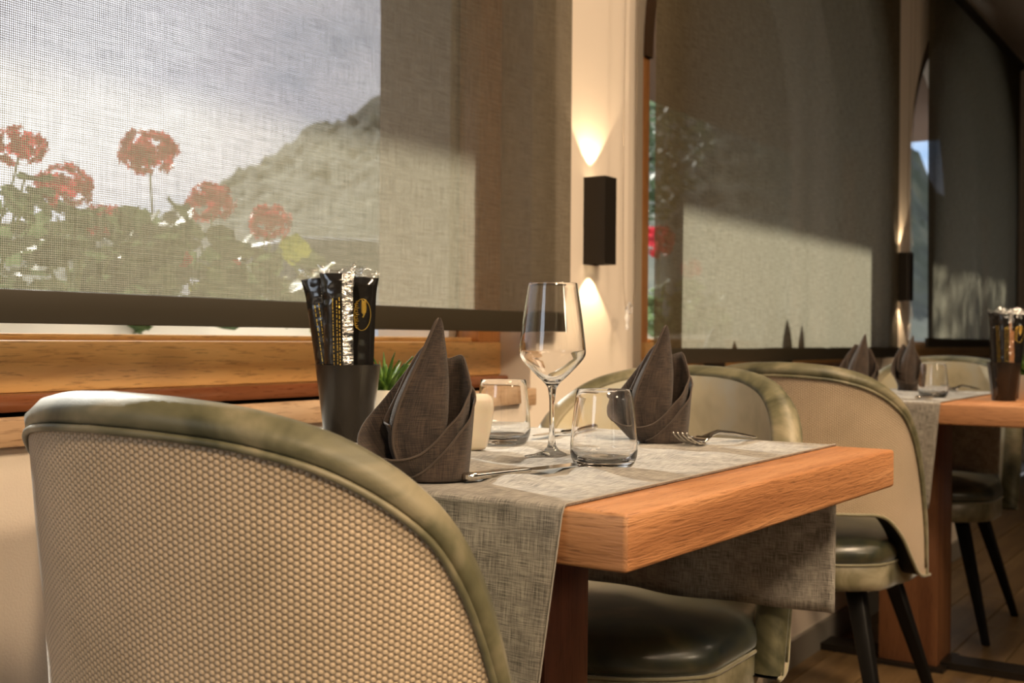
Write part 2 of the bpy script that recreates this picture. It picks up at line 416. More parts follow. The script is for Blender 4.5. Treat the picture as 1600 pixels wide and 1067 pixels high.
def interp(pts, x):
    if x <= pts[0][0]: return pts[0][1]
    for i in range(len(pts)-1):
        x0, y0 = pts[i]; x1, y1 = pts[i+1]
        if x <= x1:
            t = (x-x0)/(x1-x0)
            def sl(k):
                a = pts[max(k-1,0)]; b = pts[min(k+1,len(pts)-1)]; return (b[1]-a[1])/(b[0]-a[0])
            m0, m1 = sl(i)*(x1-x0), sl(i+1)*(x1-x0)
            return (2*t**3-3*t*t+1)*y0+(t**3-2*t*t+t)*m0+(-2*t**3+3*t*t)*y1+(t**3-t*t)*m1
    return pts[-1][1]

# ------------------------------------------------------------------ setting: room shell
PER = 2.91; WY = 1.50; WY2 = 1.88
CEIL = 2.85
# openings at the room face, at the frame, and outside
ZB = 0.79
def arch(x, xl, xr, spring=1.78, top=2.76):
    c = (xl+xr)/2; h = (xr-xl)/2; t = max(0, 1-((x-c)/h)**2)
    return spring+(top-spring)*math.sqrt(t)
def wall_windows():
    mb = MB(); YF = 1.60
    X0, X1 = -2.0, 9.0
    mb.add([(X0,WY,-0.0),(X1,WY,0),(X1,WY,ZB-.001),(X0,WY,ZB-.001)], [(0,1,2,3)])
    mb.add([(X0,WY2,-0.5),(X1,WY2,-.5),(X1,WY2,ZB-.001),(X0,WY2,ZB-.001)], [(0,1,2,3)])
    bounds_i = []; bounds_o = []
    for n in (-1, 0, 1, 2):
        xi0, xi1 = -0.09+PER*n, 2.33+PER*n          # room face (splayed on the left)
        xo0, xo1 = 0.25+PER*n, 2.215+PER*n          # outside
        xf0, xf1 = 0.19+PER*n, 2.33+PER*n
        N = 40
        I = []; F = []; O = []
        for k in range(N+1):
            t = (1-math.cos(PI*k/N))/2
            xi = lerp(xi0, xi1, t); xf = lerp(xf0, xf1, t); xo = lerp(xo0, xo1, t)
            I.append((xi, WY, arch(xi, xi0, xi1))); F.append((xf, YF, arch(xf, xf0, xf1, 1.76, 2.73))); O.append((xo, WY2, arch(xo, xo0, xo1, 1.71, 2.68)))
        for k in range(N):
            a, b = I[k], I[k+1]
            mb.add([a, b, (b[0], WY, CEIL), (a[0], WY, CEIL)], [(0,1,2,3)])
            a2, b2 = F[k], F[k+1]; mb.add([a, b, b2, a2], [(0,1,2,3)])
            a3, b3 = O[k], O[k+1]
            mb.add([a3, b3, (b3[0], WY2, 3.3), (a3[0], WY2, 3.3)], [(0,1,2,3)])
            # outer reveal from the frame back to the outside face
            g = (a3[0], 1.66, a3[2]); h = (b3[0], 1.66, b3[2]); mb.add([g, h, b3, a3], [(0,1,2,3)])
            mb.add([g, h, (h[0], 1.66, 3.3), (g[0], 1.66, 3.3)], [(0,1,2,3)])
        for P, Q in ((I, F),):
            for e in (0, -1):
                p, q = P[e], Q[e]
                mb.add([(p[0], p[1], ZB), p, q, (q[0], q[1], ZB)], [(0,1,2,3)])
        for e in (0, -1):
            q = O[e]; mb.add([(q[0], 1.66, ZB), (q[0], 1.66, q[2]), q, (q[0], WY2, ZB)], [(0,1,2,3)])
        mb.add([(xo0,1.66,ZB),(xo1,1.66,ZB),(xo1,WY2,ZB),(xo0,WY2,ZB)], [(0,1,2,3)])
        mb.add([(xi0,WY,ZB-.001),(xi1,WY,ZB-.001),(xf1,1.66,ZB-.001),(xf0,1.66,ZB-.001)], [(0,1,2,3)])
        bounds_i.append((xi0, xi1)); bounds_o.append((xo0, xo1))
    def piers(b, y, top):
        xs = [X0 if y == WY else -2.5] + [v for p in b for v in p] + [X1+.0]
        for k in range(0, len(xs), 2):
            a, c = xs[k], xs[k+1]
            if c > a: mb.add([(a,y,ZB-.001),(c,y,ZB-.001),(c,y,top),(a,y,top)], [(0,1,2,3)])
    piers([b for b in bounds_i if b[0] > X0], WY, CEIL); piers(bounds_o, WY2, 3.3)
    # pier backs at the plane behind the frames
    xs = [-2.5] + [v for p in bounds_o for v in p] + [X1]
    for k in range(0, len(xs), 2):
        mb.add([(xs[k],1.66,ZB-.5),(xs[k+1],1.66,ZB-.5),(xs[k+1],1.66,3.3),(xs[k],1.66,3.3)], [(0,1,2,3)])
    o = mb.build('wall_window_side', 'plaster', smooth=False, fix=False)
    return tag(o, kind='structure')
wall_windows()
def sbox(name, a, b, mat, parent=None, kind='structure', bevel=0):
    o = MB().box(a, b).build(name, mat, parent, smooth=bool(bevel), bevel=bevel)
    if kind: tag(o, kind=kind)
    return o
floor = sbox('floor', (-3, -5, -0.08), (9, 1.5, -0.012), 'skirting')
sbox('ceiling', (-3, -5, CEIL), (9, 1.5, CEIL+.1), 'ceiling_paint')
sbox('wall_left', (-3.1, -5, 0), (-3, 1.5, CEIL), 'plaster')
sbox('wall_right', (9, -5, 0), (9.1, 1.5, CEIL), 'dark_wall')
sbox('wall_back', (-3, -5.1, 0), (9, -5, CEIL), 'dark_wall')
pl_me = None
for r in range(17):
    for c in range(6):
        x = 1.2 + c*1.35 + (r % 3)*0.45 - 0.9; y = -0.95 + r*0.145
        if x + 1.35 > 9 or y+0.143 > 1.5: continue
        if pl_me is None:
            o = MB().box((0, 0, -0.012), (1.347, 0.142, 0)).build('plank', 'floor_wood', floor, smooth=True, bevel=0.0012, seg=1); pl_me = o
        else:
            o = pl_me.copy(); COL.objects.link(o)
        o.location = (x, y, 0)
sbox('baseboard_window_side', (-2, 1.484, 0), (9, 1.5, 0.08), 'skirting')
led = sbox('trim_low_ledge', (2.9, 1.13, 0), (5.2, 1.499, 0.30), 'plaster')
sbox('skirting_strip', (2.9, 1.118, 0), (5.2, 1.13, 0.075), 'skirting', led, kind=None)

# windows
def window(n):
    x0, x1 = 0.19+PER*n, 2.33+PER*n
    w = empty('window_%d' % (n+1), (x0, 1.60, ZB)); tag(w, kind='structure')
    W = x1-x0; H = 0.0
    # local coordinates: x along wall, y outwards, z up from ZB
    def a(x, inset): return arch(x+x0, x0+inset, x1-inset, 1.76, 2.73-inset) - ZB
    MB().box((0, -0.015, 0.028), (W, 0.05, 0.108)).build('bottom_rail', 'pine_frame', w, bevel=0.004)
    MB().box((0, -0.040, 0.0), (W-.002, 0.05, 0.028)).build('lower_ledge', 'dark_ledge', w, bevel=0.005)
    MB().box((0.075, 0.008, 0.108), (W-0.085, 0.045, 0.119)).build('glazing_bead', 'pine_frame', w, bevel=0.003)
    MB().box((W-0.092, -0.012, 0.108), (W, 0.05, 0.97)).build('stile', 'pine_stile', w, bevel=0.003)
    MB().box((0, -0.0, 0.108), (0.045, 0.05, 0.97)).build('stile', 'pine_stile', w, bevel=0.003)
    mb = MB(); N = 36; cx = W/2
    ring = []
    for k in range(N+1):
        th = PI*(1-k/N)
        ro = (cx+(cx)*math.cos(th), 0.97+0.97*math.sin(th)); rid = 0.045 if k < N/2 else 0.092
        ri = (cx+(cx-lerp(.045,.092,k/N))*math.cos(th), 0.97+(0.97-0.07)*math.sin(th))
        ring.append((ro, ri))
    for k in range(N):
        (o1, i1), (o2, i2) = ring[k], ring[k+1]
        vs = [(o1[0],-0.01,o1[1]),(o2[0],-0.01,o2[1]),(i2[0],-0.01,i2[1]),(i1[0],-0.01,i1[1]),
              (o1[0],0.05,o1[1]),(o2[0],0.05,o2[1]),(i2[0],0.05,i2[1]),(i1[0],0.05,i1[1])]
        mb.add(vs, [(0,1,2,3),(4,7,6,5),(3,2,6,7),(0,4,5,1)])
    mb.build('arch_frame', 'frame_dark', w)
    # pane follows the arch
    mb = MB()
    vs = [(0.03, 0.03, 0.10), (W-0.06, 0.03, 0.10)] + [(ring[k][0][0]*.98+.01, 0.03, (ring[k][0][1]+ring[k][1][1])/2) for k in range(N, -1, -1)]
    mb.add(vs, [tuple(range(len(vs)))]); mb.build('pane', 'window_glass', w, smooth=False)
    return w
for n in (0, 1, 2): window(n)
for n in (0, 1, 2):
    o = MB().box((-0.08+PER*n, 1.478, 0.748), (2.325+PER*n, 1.60, 0.789)).build('window_sill', 'sill_wood', bevel=0.003)
    tag(o, kind='structure'); o.name = 'trim_%d' % (n+1)

# roller blinds: fabric + weighted bottom bar + roller tube
def blind(x0, x1, zbar, label, wavy=0.0):
    b = empty('roller_blind', ((x0+x1)/2, 1.45, zbar), 0, label, 'blind', 'roller blinds over the windows')
    W = (x1-x0)/2; H = 2.72-zbar-0.047
    nx, nz = 60, 24
    def P(i, j):
        x = lerp(-W, W, i/(nx-1)); z = 0.045+H*j/(nz-1)
        y = wavy*math.sin(x*13+math.sin(x*5)*2)*(1-j/(nz-1))**2*0.6
        return (x, y, z)
    MB().grid(P, nx, nz).build('fabric', 'blind_mesh', b, angle=0, fix=False)
    MB().box((-W, -0.008, 0), (W, 0.008, 0.047)).build('bottom_bar', 'bar_metal', b, bevel=0.003)
    mb = MB(); mb.tube([(-W-.01, 0.0, 2.745-zbar), (W+.01, 0.0, 2.745-zbar)], 0.028, 16); mb.build('roller_tube', 'bar_metal', b)
    return b
blind(-0.05, 2.43, 0.922, 'brown-grey mesh roller blind on the left, geraniums and sky showing through')
blind(2.885, 5.345, 0.836, 'middle brown mesh roller blind, lower half sunlit, between the two wall lamps', 0.016)
blind(5.85, 8.25, 0.88, 'dark brown mesh roller blind at the far right of the photo', 0.018)

# bead chains
def chain(x, label, zc=0.96):
    c = empty('blind_chain', (x, 1.44, zc), 0, label, 'chain', 'bead chains of the blinds')
    mb = MB()
    t = (1+5**.5)/2
    iv = [Vector(v).normalized() for v in [(-1,t,0),(1,t,0),(-1,-t,0),(1,-t,0),(0,-1,t),(0,1,t),(0,-1,-t),(0,1,-t),(t,0,-1),(t,0,1),(-t,0,-1),(-t,0,1)]]
    fi = [(0,11,5),(0,5,1),(0,1,7),(0,7,10),(0,10,11),(1,5,9),(5,11,4),(11,10,2),(10,7,6),(7,1,8),(3,9,4),(3,4,2),(3,2,6),(3,6,8),(3,8,9),(4,9,5),(2,4,11),(6,2,10),(8,6,7),(9,8,1)]
    L = 1.76; k = 0; zz = 0.03
    while zz < L:
        u = zz/L
        for sx, lean in ((-1, 0.010), (1, 0.018)):
            xx = sx*(0.004+0.030*min(1, zz/0.09)**.6) + lean*u
            mb.add([Vector((xx, 0.0 + 0.004*math.sin(zz*3), zz)) + v*0.0021 for v in iv], fi)
        zz += 0.0062; k += 1
    o = mb.build('bead_strands', 'chain_steel', c, angle=0, fix=False); o['kind'] = 'stuff'
    mb = MB()
    mb.lathe([(0.0,-0.028),(0.004,-0.027),(0.0055,-0.018),(0.003,-0.010),(0.0058,-0.002),(0.0065,0.008),(0.004,0.016),(0.0065,0.024),(0.004,0.034),(0,0.035)], 12, (-0.012,0,0))
    mb.tube([(-0.012,0,0.03),(0.0,0,0.045),(0.014,0,0.035),(0.01,0,0.015),(-0.004,0,0.02)], 0.003, 8)
    mb.build('joint_clip', 'clear_plastic', c)
    return c
chain(2.72, 'steel bead chain with clear clip beside the near wall lamp')
chain(5.50, 'steel bead chain hanging in the gap left of the far right blind', 0.94)

# wall lamps
def sconce(x, label):
    s = empty('wall_lamp', (x, 1.5, 1.10), 0, label, 'wall lamp', 'up-and-down wall lamps between the windows')
    mb = MB(); W = .03; D = .064
    mb.box((-W, -D, 0), (-W+.002, 0, .225)).box((W-.002, -D, 0), (W, 0, .225)).box((-W+.002, -D, 0), (W-.002, -D+.002, .225)).box((-W+.002, -.002, 0), (W-.002, 0, .225))
    mb.box((-W+.002, -D+.002, .012), (W-.002, -.002, .213))
    mb.build('housing', 'black_metal', s, smooth=False)
    for z, nme in ((.2135, 'lens'), (.0115, 'lens')):
        MB().lathe([(0, 0), (.014, 0), (.014, .0006), (0, .0006)], 20, (0, -.034, z-.0003)).build(nme, 'lamp_lens', s)
    for z, dz in ((1.10+.222, 1), (1.10+.003, -1)):
        light('lamp_beam', 'SPOT', (x, 1.5-.036, z), (x, 1.5-.036, z+dz), 3.6, (1.0, .74, .45), 0.004, spot_size=R(84), spot_blend=0.25)
    return s
sconce(2.607, 'black rectangular wall lamp right of the left blind, lit up and down')
sconce(2.607+PER, 'black rectangular wall lamp at the right edge of the middle blind')

# dark ornaments behind the middle blind
for x, h, lb in ((3.97, .235, 'dark pointed ornament behind the middle blind, left one of the tall pair'), (4.09, .228, 'dark pointed ornament behind the middle blind, right one of the tall pair'), (3.47, .165, 'small dark pointed ornament behind the middle blind, standing alone')):
    o = MB().lathe([(0,0),(.030,0),(.037,.35*h),(.036,.58*h),(.027,.76*h),(.012,.91*h),(.001,h),(0,h)], 16).build('pointed_ornament', 'cone_dark')
    o.location = (x, 1.525, 0.789); tag(o, lb, 'ornament', 'pointed ornaments on the middle sill')

# ------------------------------------------------------------------ outside
tag(MB().box((-60, 1.885, -0.5), (160, 220, -0.25)).build('outside_ground', 'asphalt', smooth=False), kind='structure').name = 'ground'
def ridge_el(az):
    return interp([(-5, .10), (12, .12), (18, .28), (23, .34), (30, .31), (40.3, .237), (43.8, .205), (46, .172), (48, .148), (49.8, .125), (52, .112), (56, .105), (62, .10), (80, .08), (110, .05)], az)
def hills():
    nu, nv = 460, 90
    def P(i, j):
        az = lerp(-5, 110, i/(nu-1)); t = j/(nv-1); r = lerp(55, 190, t)
        h = ridge_el(az)*r*(t**0.8)*1.0
        if t > .88: h = ridge_el(az)*r*(.88**.8)*(1-(t-.88)*1.5)
        x, y = r*math.cos(R(az)), r*math.sin(R(az))
        h += noise.noise(Vector((x*.12, y*.12, 0)))*2.2*t + noise.noise(Vector((x*.45, y*.45, 3)))*1.4*t + noise.noise(Vector((x*1.1, y*1.1, 7)))*1.6*t
        return (x, max(y, 30*0+2.5), h-0.3)
    o = MB().grid(P, nu, nv).build('hillside', 'forest', fix=False, angle=0); o.name = 'trim_hillside'; o.name = 'hillside'
    tag(o, kind='structure')
hills()
tag(MB().box((2.0, 6.2, -0.25), (60, 24, 0.50)).build('raised_road', 'asphalt', smooth=False), kind='structure')
# roof overhang
ro = MB().box((-3, 1.88, 2.60), (10, 3.72, 2.72)).build('roof_overhang', 'roof_board', smooth=False); tag(ro, kind='structure')

# car
def car():
    c = empty('parked_car', (9.4, 8.6, 0.50), R(153), 'pale silver car parked outside, seen through the left blind beside the flowers', 'car')
    # body profile in x-z, lofted across y
    lower = [(-2.1,.35),(-2.15,.6),(-2.05,.82),(-1.4,.93),(1.1,.98),(1.95,.95),(2.1,.8),(2.12,.4),(1.9,.28),(-1.9,.28)]
    def loft(prof, ys, mat, name, parent):
        mb = MB(); n = len(prof)
        for k, (y, sc, dz) in enumerate(ys):
            pass
        vs = []
        for (y, sc, dz) in ys:
            for (x, z) in prof: vs.append((x*sc, y, z+dz))
        fs = [(k*n+i, k*n+(i+1)%n, (k+1)*n+(i+1)%n, (k+1)*n+i) for k in range(len(ys)-1) for i in range(n)]
        fs += [tuple(range(n))[::-1], tuple((len(ys)-1)*n+i for i in range(n))]
        return mb.add(vs, fs).build(name, mat, parent, angle=50)
    loft(lower, [(-.86,.95,-.0),(-.82,.99,0),(-.6,1,.02),(.6,1,.02),(.82,.99,0),(.86,.95,0)], 'car_paint', 'body', c)
    mb = MB(); P0 = [(-1.5,.93),(-.75,1.36),(-.2,1.45),(.6,1.44),(1.35,1.22),(1.75,.96)]
    rings = []
    for (y, k) in ((-.78,0.0),(-.62,1),(-.3,1.0),(0,1.02),(.3,1),(.62,1),(.78,0)):
        rings.append([(x*(.97 if abs(y)>.7 else 1), y, .93+(z-.93)*(k if abs(y)>.7 else (1-.03*abs(y)*3))) for x, z in P0])
    vs = [p for r_ in rings for p in r_]; n = 6
    fs = [(k*n+i, k*n+i+1, (k+1)*n+i+1, (k+1)*n+i) for k in range(6) for i in range(n-1)]
    mb.add(vs, fs); gl = mb.build('cabin_glass', 'car_glass', c, angle=60)
    mb = MB(); rr = []
    for y in (-.60,-.3,0,.3,.60):
        rr += [(x, y, z+.012-.05*(y/.6)**2*0.4) for x, z in ((-.85,1.33),(-.2,1.455),(.6,1.445),(1.1,1.32))]
    mb.add(rr, [(k*4+i, k*4+i+1, (k+1)*4+i+1, (k+1)*4+i) for k in range(4) for i in range(3)]); mb.build('roof', 'car_paint', c, angle=0, solid=.02)
    for x in (-1.35, 1.35):
        for y in (-.80, .80):
            mb = MB(); mb.tube([(x, y-.1, .31), (x, y+.1, .31)], .31, 24); wv = mb.build('wheel', 'tyre', c)
            mb = MB(); mb.tube([(x, y-.105, .31), (x, y+.105, .31)], .18, 16); mb.build('hubcap', 'steel', wv)
    for y in (-.6, .6):
        MB().box((-2.16, y-.16, .62), (-2.02, y+.16, .76)).build('headlight', 'clear_plastic', c, bevel=.02)
car()

# leafy tree added only to shade the farthest blind
def tree():
    t = empty('leafy_tree', (8.9, 5.3, -0.25), 0, 'leafy tree outside beyond the middle blind', 'tree')
    rnd = random.Random(9); mb = MB()
    mb.tube([(0,0,0),(.03,.02,1.0),(-.02,.05,2.2),(.05,0,3.6)], [.11,.09,.07,.03], 10)
    mb.build('trunk', 'dark_bark', t)
    mb = MB()
    for k in range(9):
        a = k*2.4; mb.tube([(0,.03,1.9+.17*k),(.5*math.cos(a),.5*math.sin(a),2.3+.17*k),(1.0*math.cos(a),1.0*math.sin(a),2.5+.16*k)], [.04,.025,.01], 6)
    mb.build('branch', 'dark_bark', t)
    mb = MB()
    for k in range(5200):
        d = Vector((rnd.gauss(0,1), rnd.gauss(0,1), rnd.gauss(0,1))).normalized()*rnd.random()**.4
        c = Vector((d.x*1.45, d.y*1.3, 3.2+d.z*1.25)); u = Vector((rnd.gauss(0,1), rnd.gauss(0,1), rnd.gauss(0,1))).normalized(); v = u.orthogonal().normalized()
        mb.add([c-u*.07, c+v*.035, c+u*.07, c-v*.035], [(0,1,2,3)])
    o = mb.build('foliage', 'leaf_green', t, smooth=False, fix=False); o['kind'] = 'stuff'
tree()
# geraniums in boxes
def leaf_mesh(rnd, r):
    mb = MB(); n = 14; vs = [(0,0,0)]
    for k in range(n):
        a = 2*PI*k/n; rr = r*(1+.10*math.sin(a*6+rnd)) * (0.55 if k == 0 else 1)
        vs.append((rr*math.cos(a), rr*math.sin(a), .18*rr+.004*math.sin(a*5)))
    return mb.add(vs, [(0, 1+k, 1+(k+1) % n) for k in range(n)])
LEAF = []; 
def bloom_mesh(r):
    mb = MB()
    for k in range(66):
        v = Vector((random.gauss(0,1), random.gauss(0,1), random.gauss(0,.8)+.15)).normalized()*r*random.uniform(.72,1.02)
        v.z *= .8
        t = v.normalized(); u = t.orthogonal().normalized(); w_ = t.cross(u)
        for p in range(5):
            a = 2*PI*p/5+k; d = u*math.cos(a)+w_*math.sin(a); e = t.cross(d)
            q = r*.26
            mb.add([v, v+d*q*.6+e*q*.42+t*.003, v+d*q*1.1+t*.006, v+d*q*.6-e*q*.42+t*.003], [(0,1,2,3)])
    return mb
BL = {}
def geranium(x, y, z0, blooms, label, nleaf=46, h=.36, yellow=0, spread=.20):
    g = empty('geranium', (x, y, z0), 0, label, 'flower', 'red geraniums outside the windows')
    random.seed(int(x*1000))
    mb = MB()
    for k in range(7):
        a = random.uniform(0, 2*PI); d = random.uniform(.05, spread)
        mb.tube([(0,0,0),(d*.5*math.cos(a), d*.5*math.sin(a), h*.5),(d*math.cos(a), d*math.sin(a), h*random.uniform(.7,.95))], [.006,.005,.003], 6)
    st = mb.build('stem', 'stem_green', g)
    for k in range(nleaf):
        a = random.uniform(0, 2*PI); d = spread*1.25*math.sqrt(random.random()); z = h*random.uniform(.0, 1.02)*(1-.35*(d/spread/1.25)**2)
        yl = k < yellow
        key = (k % 4, yl)
        if key not in BL:
            BL[key] = leaf_mesh(k, .044+.007*(k % 3)).build('leaf', 'leaf_yellow' if yl else 'leaf_green', g, fix=False, angle=0); o = BL[key]
        else:
            o = BL[key].copy(); COL.objects.link(o); o.parent = g
        o.location = (d*math.cos(a), d*math.sin(a), z)
        o.rotation_euler = (random.uniform(-.9,.9), random.uniform(-.9,.9), random.uniform(0, 6.28)); s_ = random.uniform(.8, 1.35); o.scale = (s_,)*3
    for (bx, by, bz, br) in blooms:
        mb = MB(); mb.tube([(bx*.3, by*.3, h*.6), (bx*.8, by*.8, lerp(h*.6, bz, .6)), (bx, by, bz-.01)], [.004,.003,.003], 6); mb.build('flower_stalk', 'stem_green', g)
        o = bloom_mesh(br).build('bloom', 'red_petal', g, fix=False, smooth=False); o.location = (bx, by, bz)
    return g
ZF = 0.80
def fbox(x0, x1, label):
    e = empty('flower_box', ((x0+x1)/2, 2.75, 0.74), 0, label, 'flower box', 'window boxes outside'); W = (x1-x0)/2
    mb = MB(); mb.box((-W,-.10,0),(W,.10,.015)).box((-W,-.10,.015),(W,-.085,.20)).box((-W,.085,.015),(W,.10,.20)).box((-W,-.085,.015),(-W+.015,.085,.20)).box((W-.015,-.085,.015),(W,.085,.20)); mb.build('trough', 'box_white', e, smooth=False)
    MB().box((-W+.015,-.085,.015),(W-.015,.085,.185)).build('potting_soil', 'soil', e, smooth=False)
    for sx in (-1, 1):
        MB().box((sx*W*.8-.03, -.06, -.99), (sx*W*.8+.03, .06, 0)).build('post', 'box_white', e, smooth=False)
fbox(1.3, 3.0, 'long pale flower box under the left window')
fbox(4.6, 6.4, 'pale flower box outside the middle window')
geranium(1.70, 2.74, .93, [(.10, .02, .47, .065)], 'red geranium at the far left of the left blind', 56, .42)
geranium(1.97, 2.76, .93, [(-.04, 0, .38, .078), (.07, -.03, .30, .055)], 'red geranium second from the left, its dark bloom low', 56, .36)
geranium(2.24, 2.74, .93, [(-.04, 0, .51, .085), (.0, -.10, .20, .026)], 'red geranium with the tallest round bloom', 52, .34)
geranium(2.48, 2.76, .93, [(-.03, 0, .39, .076), (-.05, -.11, .20, .026)], 'red geranium with a broad bloom in the middle of the left blind', 52, .32)
geranium(2.68, 2.74, .93, [(.0, 0, .35, .070)], 'red geranium nearest the pillar, with yellowing leaves', 50, .27, 18)
geranium(5.05, 2.76, .93, [(0, 0, .36, .06)], 'red geranium faint behind the middle blind, left one', 34, .3)
geranium(5.50, 2.74, .93, [(0, 0, .50, .10)], 'red geranium faint behind the middle blind, the tall middle one', 34, .32)
geranium(5.95, 2.76, .93, [(0, 0, .38, .06)], 'red geranium faint behind the middle blind, right one', 34, .3)

# ------------------------------------------------------------------ barrel chairs
TOPZ = [(0,.860),(15,.857),(30,.847),(45,.822),(60,.770),(68,.714),(75,.634),(80,.555),(84,.475),(87,.385)]
BOTZ = [(0,.53),(35,.53),(50,.522),(60,.48),(68,.425),(75,.388),(87,.380)]
def Rz(z): return interp([(.35,.262),(.6,.275),(.75,.288),(.86,.297)], z)
TH = .048
def make_chair(label):
    ch = empty('barrel_chair', (0,0,0), 0, label, 'chair', 'barrel-back chairs at the tables')
    N = 97
    phis = []
    for k in range(N):
        t = k/(N-1)*2-1
        phis.append(math.copysign(87*(1-(1-abs(t))**1.25), t))
    def top(ph): return interp(TOPZ, abs(ph))
    # curve in (s, z); unit tangent & inward normal in the developed surface
    RR = .285
    top_pts = [(RR*R(p), top(p)) for p in phis]
    def tang(k):
        a = top_pts[max(0,k-1)]; b = top_pts[min(N-1,k+1)]
        v = Vector((b[0]-a[0], b[1]-a[1])).normalized(); return v
    def P3(s, z, off):           # surface point, off = inset from the outer face
        ph = s/RR; r = Rz(z)-off
        return (-r*math.cos(ph), -r*math.sin(ph), z)
    def inner2(k, d):            # move the top curve down along the surface by d
        t = tang(k); nrm = Vector((t.y, -t.x)); s, z = top_pts[k]
        return (s+nrm.x*d, z+nrm.y*d)
    def bot(k):
        p = phis[k]; return (RR*R(p), interp(BOTZ, abs(p)))
    # outer panel
    NV = 40; uv = []; mb = MB(); PIPE = .029
    def outer(i, j):
        a = bot(i); b = inner2(i, PIPE); t = j/(NV-1)
        z1 = max(b[1], a[1]+.0005) 
        s, z = lerp(a[0], b[0], t), lerp(a[1], z1, t); uv.append((s, z)); return P3(s, z, 0.0)
    mb.grid(outer, N, NV); mb.build('outer_panel', 'honeycomb_fabric', ch, uv=uv, angle=0, fix=False)
    # rim roll: cross-section over the top
    sec = [(PIPE-.003, .000), (PIPE*.80, -.002), (PIPE*.5, -.0022), (.010, .003), (.003, .010), (0, .022), (.003, .035), (.010, .044), (.013, .0485), (.016, .0485), (.019, .0480)]
    def rim(i, j):
        d, off = sec[j]; s, z = inner2(i, d); return P3(s, max(z,.372), off)
    MB().grid(rim, N, len(sec)).build('rim', 'velvet_rim', ch, angle=0)
    # piping
    pts = []
    for k in range(N):
        s, z = inner2(k, PIPE+.001)
        if z > .385: pts.append(P3(s, z, -.002))
    MB().tube(pts, .0034, 8).build('piping', 'velvet_rim', ch, angle=0)
    pts = [P3(bot(k)[0], bot(k)[1], 0.0) for k in range(N)]
    MB().tube(pts, .0038, 8).build('lower_piping', 'piping_cord', ch, angle=0)
    # inner face and underside
    NI = 24
    def inner(i, j):
        a = bot(i); b = inner2(i, .0185); t = j/(NI-1)
        return P3(lerp(a[0], b[0], t), lerp(a[1], max(b[1], a[1]+.0005), t), TH+.004*math.sin(PI*t))
    MB().grid(inner, N, NI).build('inner_panel', 'velvet_inner', ch, angle=0)
    def under(i, j):
        a = bot(i); return P3(a[0], a[1], TH*j/2)
    MB().grid(under, N, 3).build('underside', 'black_lacquer', ch, angle=0)
    # seat: plan radius by direction
    def plan(a):
        x, y = math.cos(a), math.sin(a)
        d = abs(math.degrees(math.atan2(y, -x)))  # 0 = back
        back = .255; side = .222
        if d < 50: return back
        if d < 70: return lerp(back, side, (d-50)/20)
        return min(side/max(abs(math.sin(a)),.01)*1.0, .262) if d > 90 else side
    def disc(zs, mat, name, crown=0):
        M = 72; prof = zs
        def P(i, j):
            a = 2*PI*i/M; sc, z = prof[j]; r = plan(a)*sc
            return (r*math.cos(a), r*math.sin(a), z)
        mb = MB(); mb.grid(P, M, len(prof), True); return mb.build(name, mat, ch, angle=0)
    disc([(.02,.418),(.97,.418),(1.0,.424),(1.012,.436),(1.0,.450),(.96,.463),(.88,.472),(.7,.479),(.4,.484),(.02,.486),(0,.486)], 'seat_velvet', 'seat_cushion')
    disc([(0,.355),(.9,.355),(.985,.360),(1.0,.375),(1.0,.412),(.985,.418),(0,.418)], 'seat_side', 'seat_base')
    pts = []
    for i in range(73):
        a = 2*PI*i/72; r = plan(a)*1.004; pts.append((r*math.cos(a), r*math.sin(a), .4175))
    MB().tube(pts, .0028, 6, False).build('seat_piping', 'piping_cord', ch, angle=0)
    for sx, sy in ((1,1),(1,-1),(-1,1),(-1,-1)):
        a = Vector((sx*.13, sy*.13, .36)); b = Vector((sx*.225, sy*.225, 0.0)); mb = MB(); vs = []
        for P_, h in ((a, .020), (b, .011)):
            for q in ((-1,-1),(1,-1),(1,1),(-1,1)): vs.append((P_.x+q[0]*h, P_.y+q[1]*h, P_.z))
        mb.add(vs, [(0,1,5,4),(1,2,6,5),(2,3,7,6),(3,0,4,7),(0,3,2,1),(4,5,6,7)]); mb.build('leg', 'black_lacquer', ch, bevel=.003, seg=1)
    return ch
chair = make_chair('green velvet barrel chair in the foreground, its honeycomb back towards the viewer')
chair.location = (.882, .80, 0); 
dup(chair, (1.70, .905, 0), PI, 'barrel chair behind the near table, facing the viewer, smooth velvet inside showing')
dup(chair, (2.71, .92, 0), 0, 'barrel chair with honeycomb back between the near and the far table')
dup(chair, (3.88, .95, 0), PI, 'farthest barrel chair, beyond the far table and partly under it')

# ------------------------------------------------------------------ tables
def make_table(loc, rz, W, L, label, leg_mat, legw):
    t = empty('dining_table', loc, rz, label, 'table', 'oak dining tables')
    mb = MB(); mb.box((0,0,.696), (W,L,.75))
    top = mb.build('tabletop', 'oak', t, bevel=.005, seg=3)
    top.data.materials.append(MATS['oak_cross'])
    for f_ in top.data.polygons:
        if abs(f_.normal.x) > .7: f_.material_index = 1
    for (x, y) in legw[3]:
        MB().box((x, y, .012), (x+legw[0], y+legw[1], .696)).build('leg', leg_mat, t, bevel=.002)
    x, y = legw[3][0]; x2, y2 = legw[3][1]
    MB().box((x-.02, y-.02, 0), (x+legw[0]+.02, y+legw[1]+.02, .012)).box((x2-.02, y2-.02, 0), (x2+legw[0]+.02, y2+legw[1]+.02, .012)).box((x+legw[0]*.2, legw[2], 0), (x+legw[0]*.8, y2, .02)).build('foot_plate', 'black_metal', t, smooth=False)
    MB().box((x+legw[0]/2-.03, y+.02, .66), (x+legw[0]/2+.03, y2+.02, .696)).build('rail', leg_mat, t, bevel=.002)
    return t
t1 = make_table((.911, .483, 0), R(-1.5), .782, .865, 'thick oak dining table in the foreground, laid for two', 'leg_wood', (.10, .10, .10, ((.255, .255), (.255, .60))))
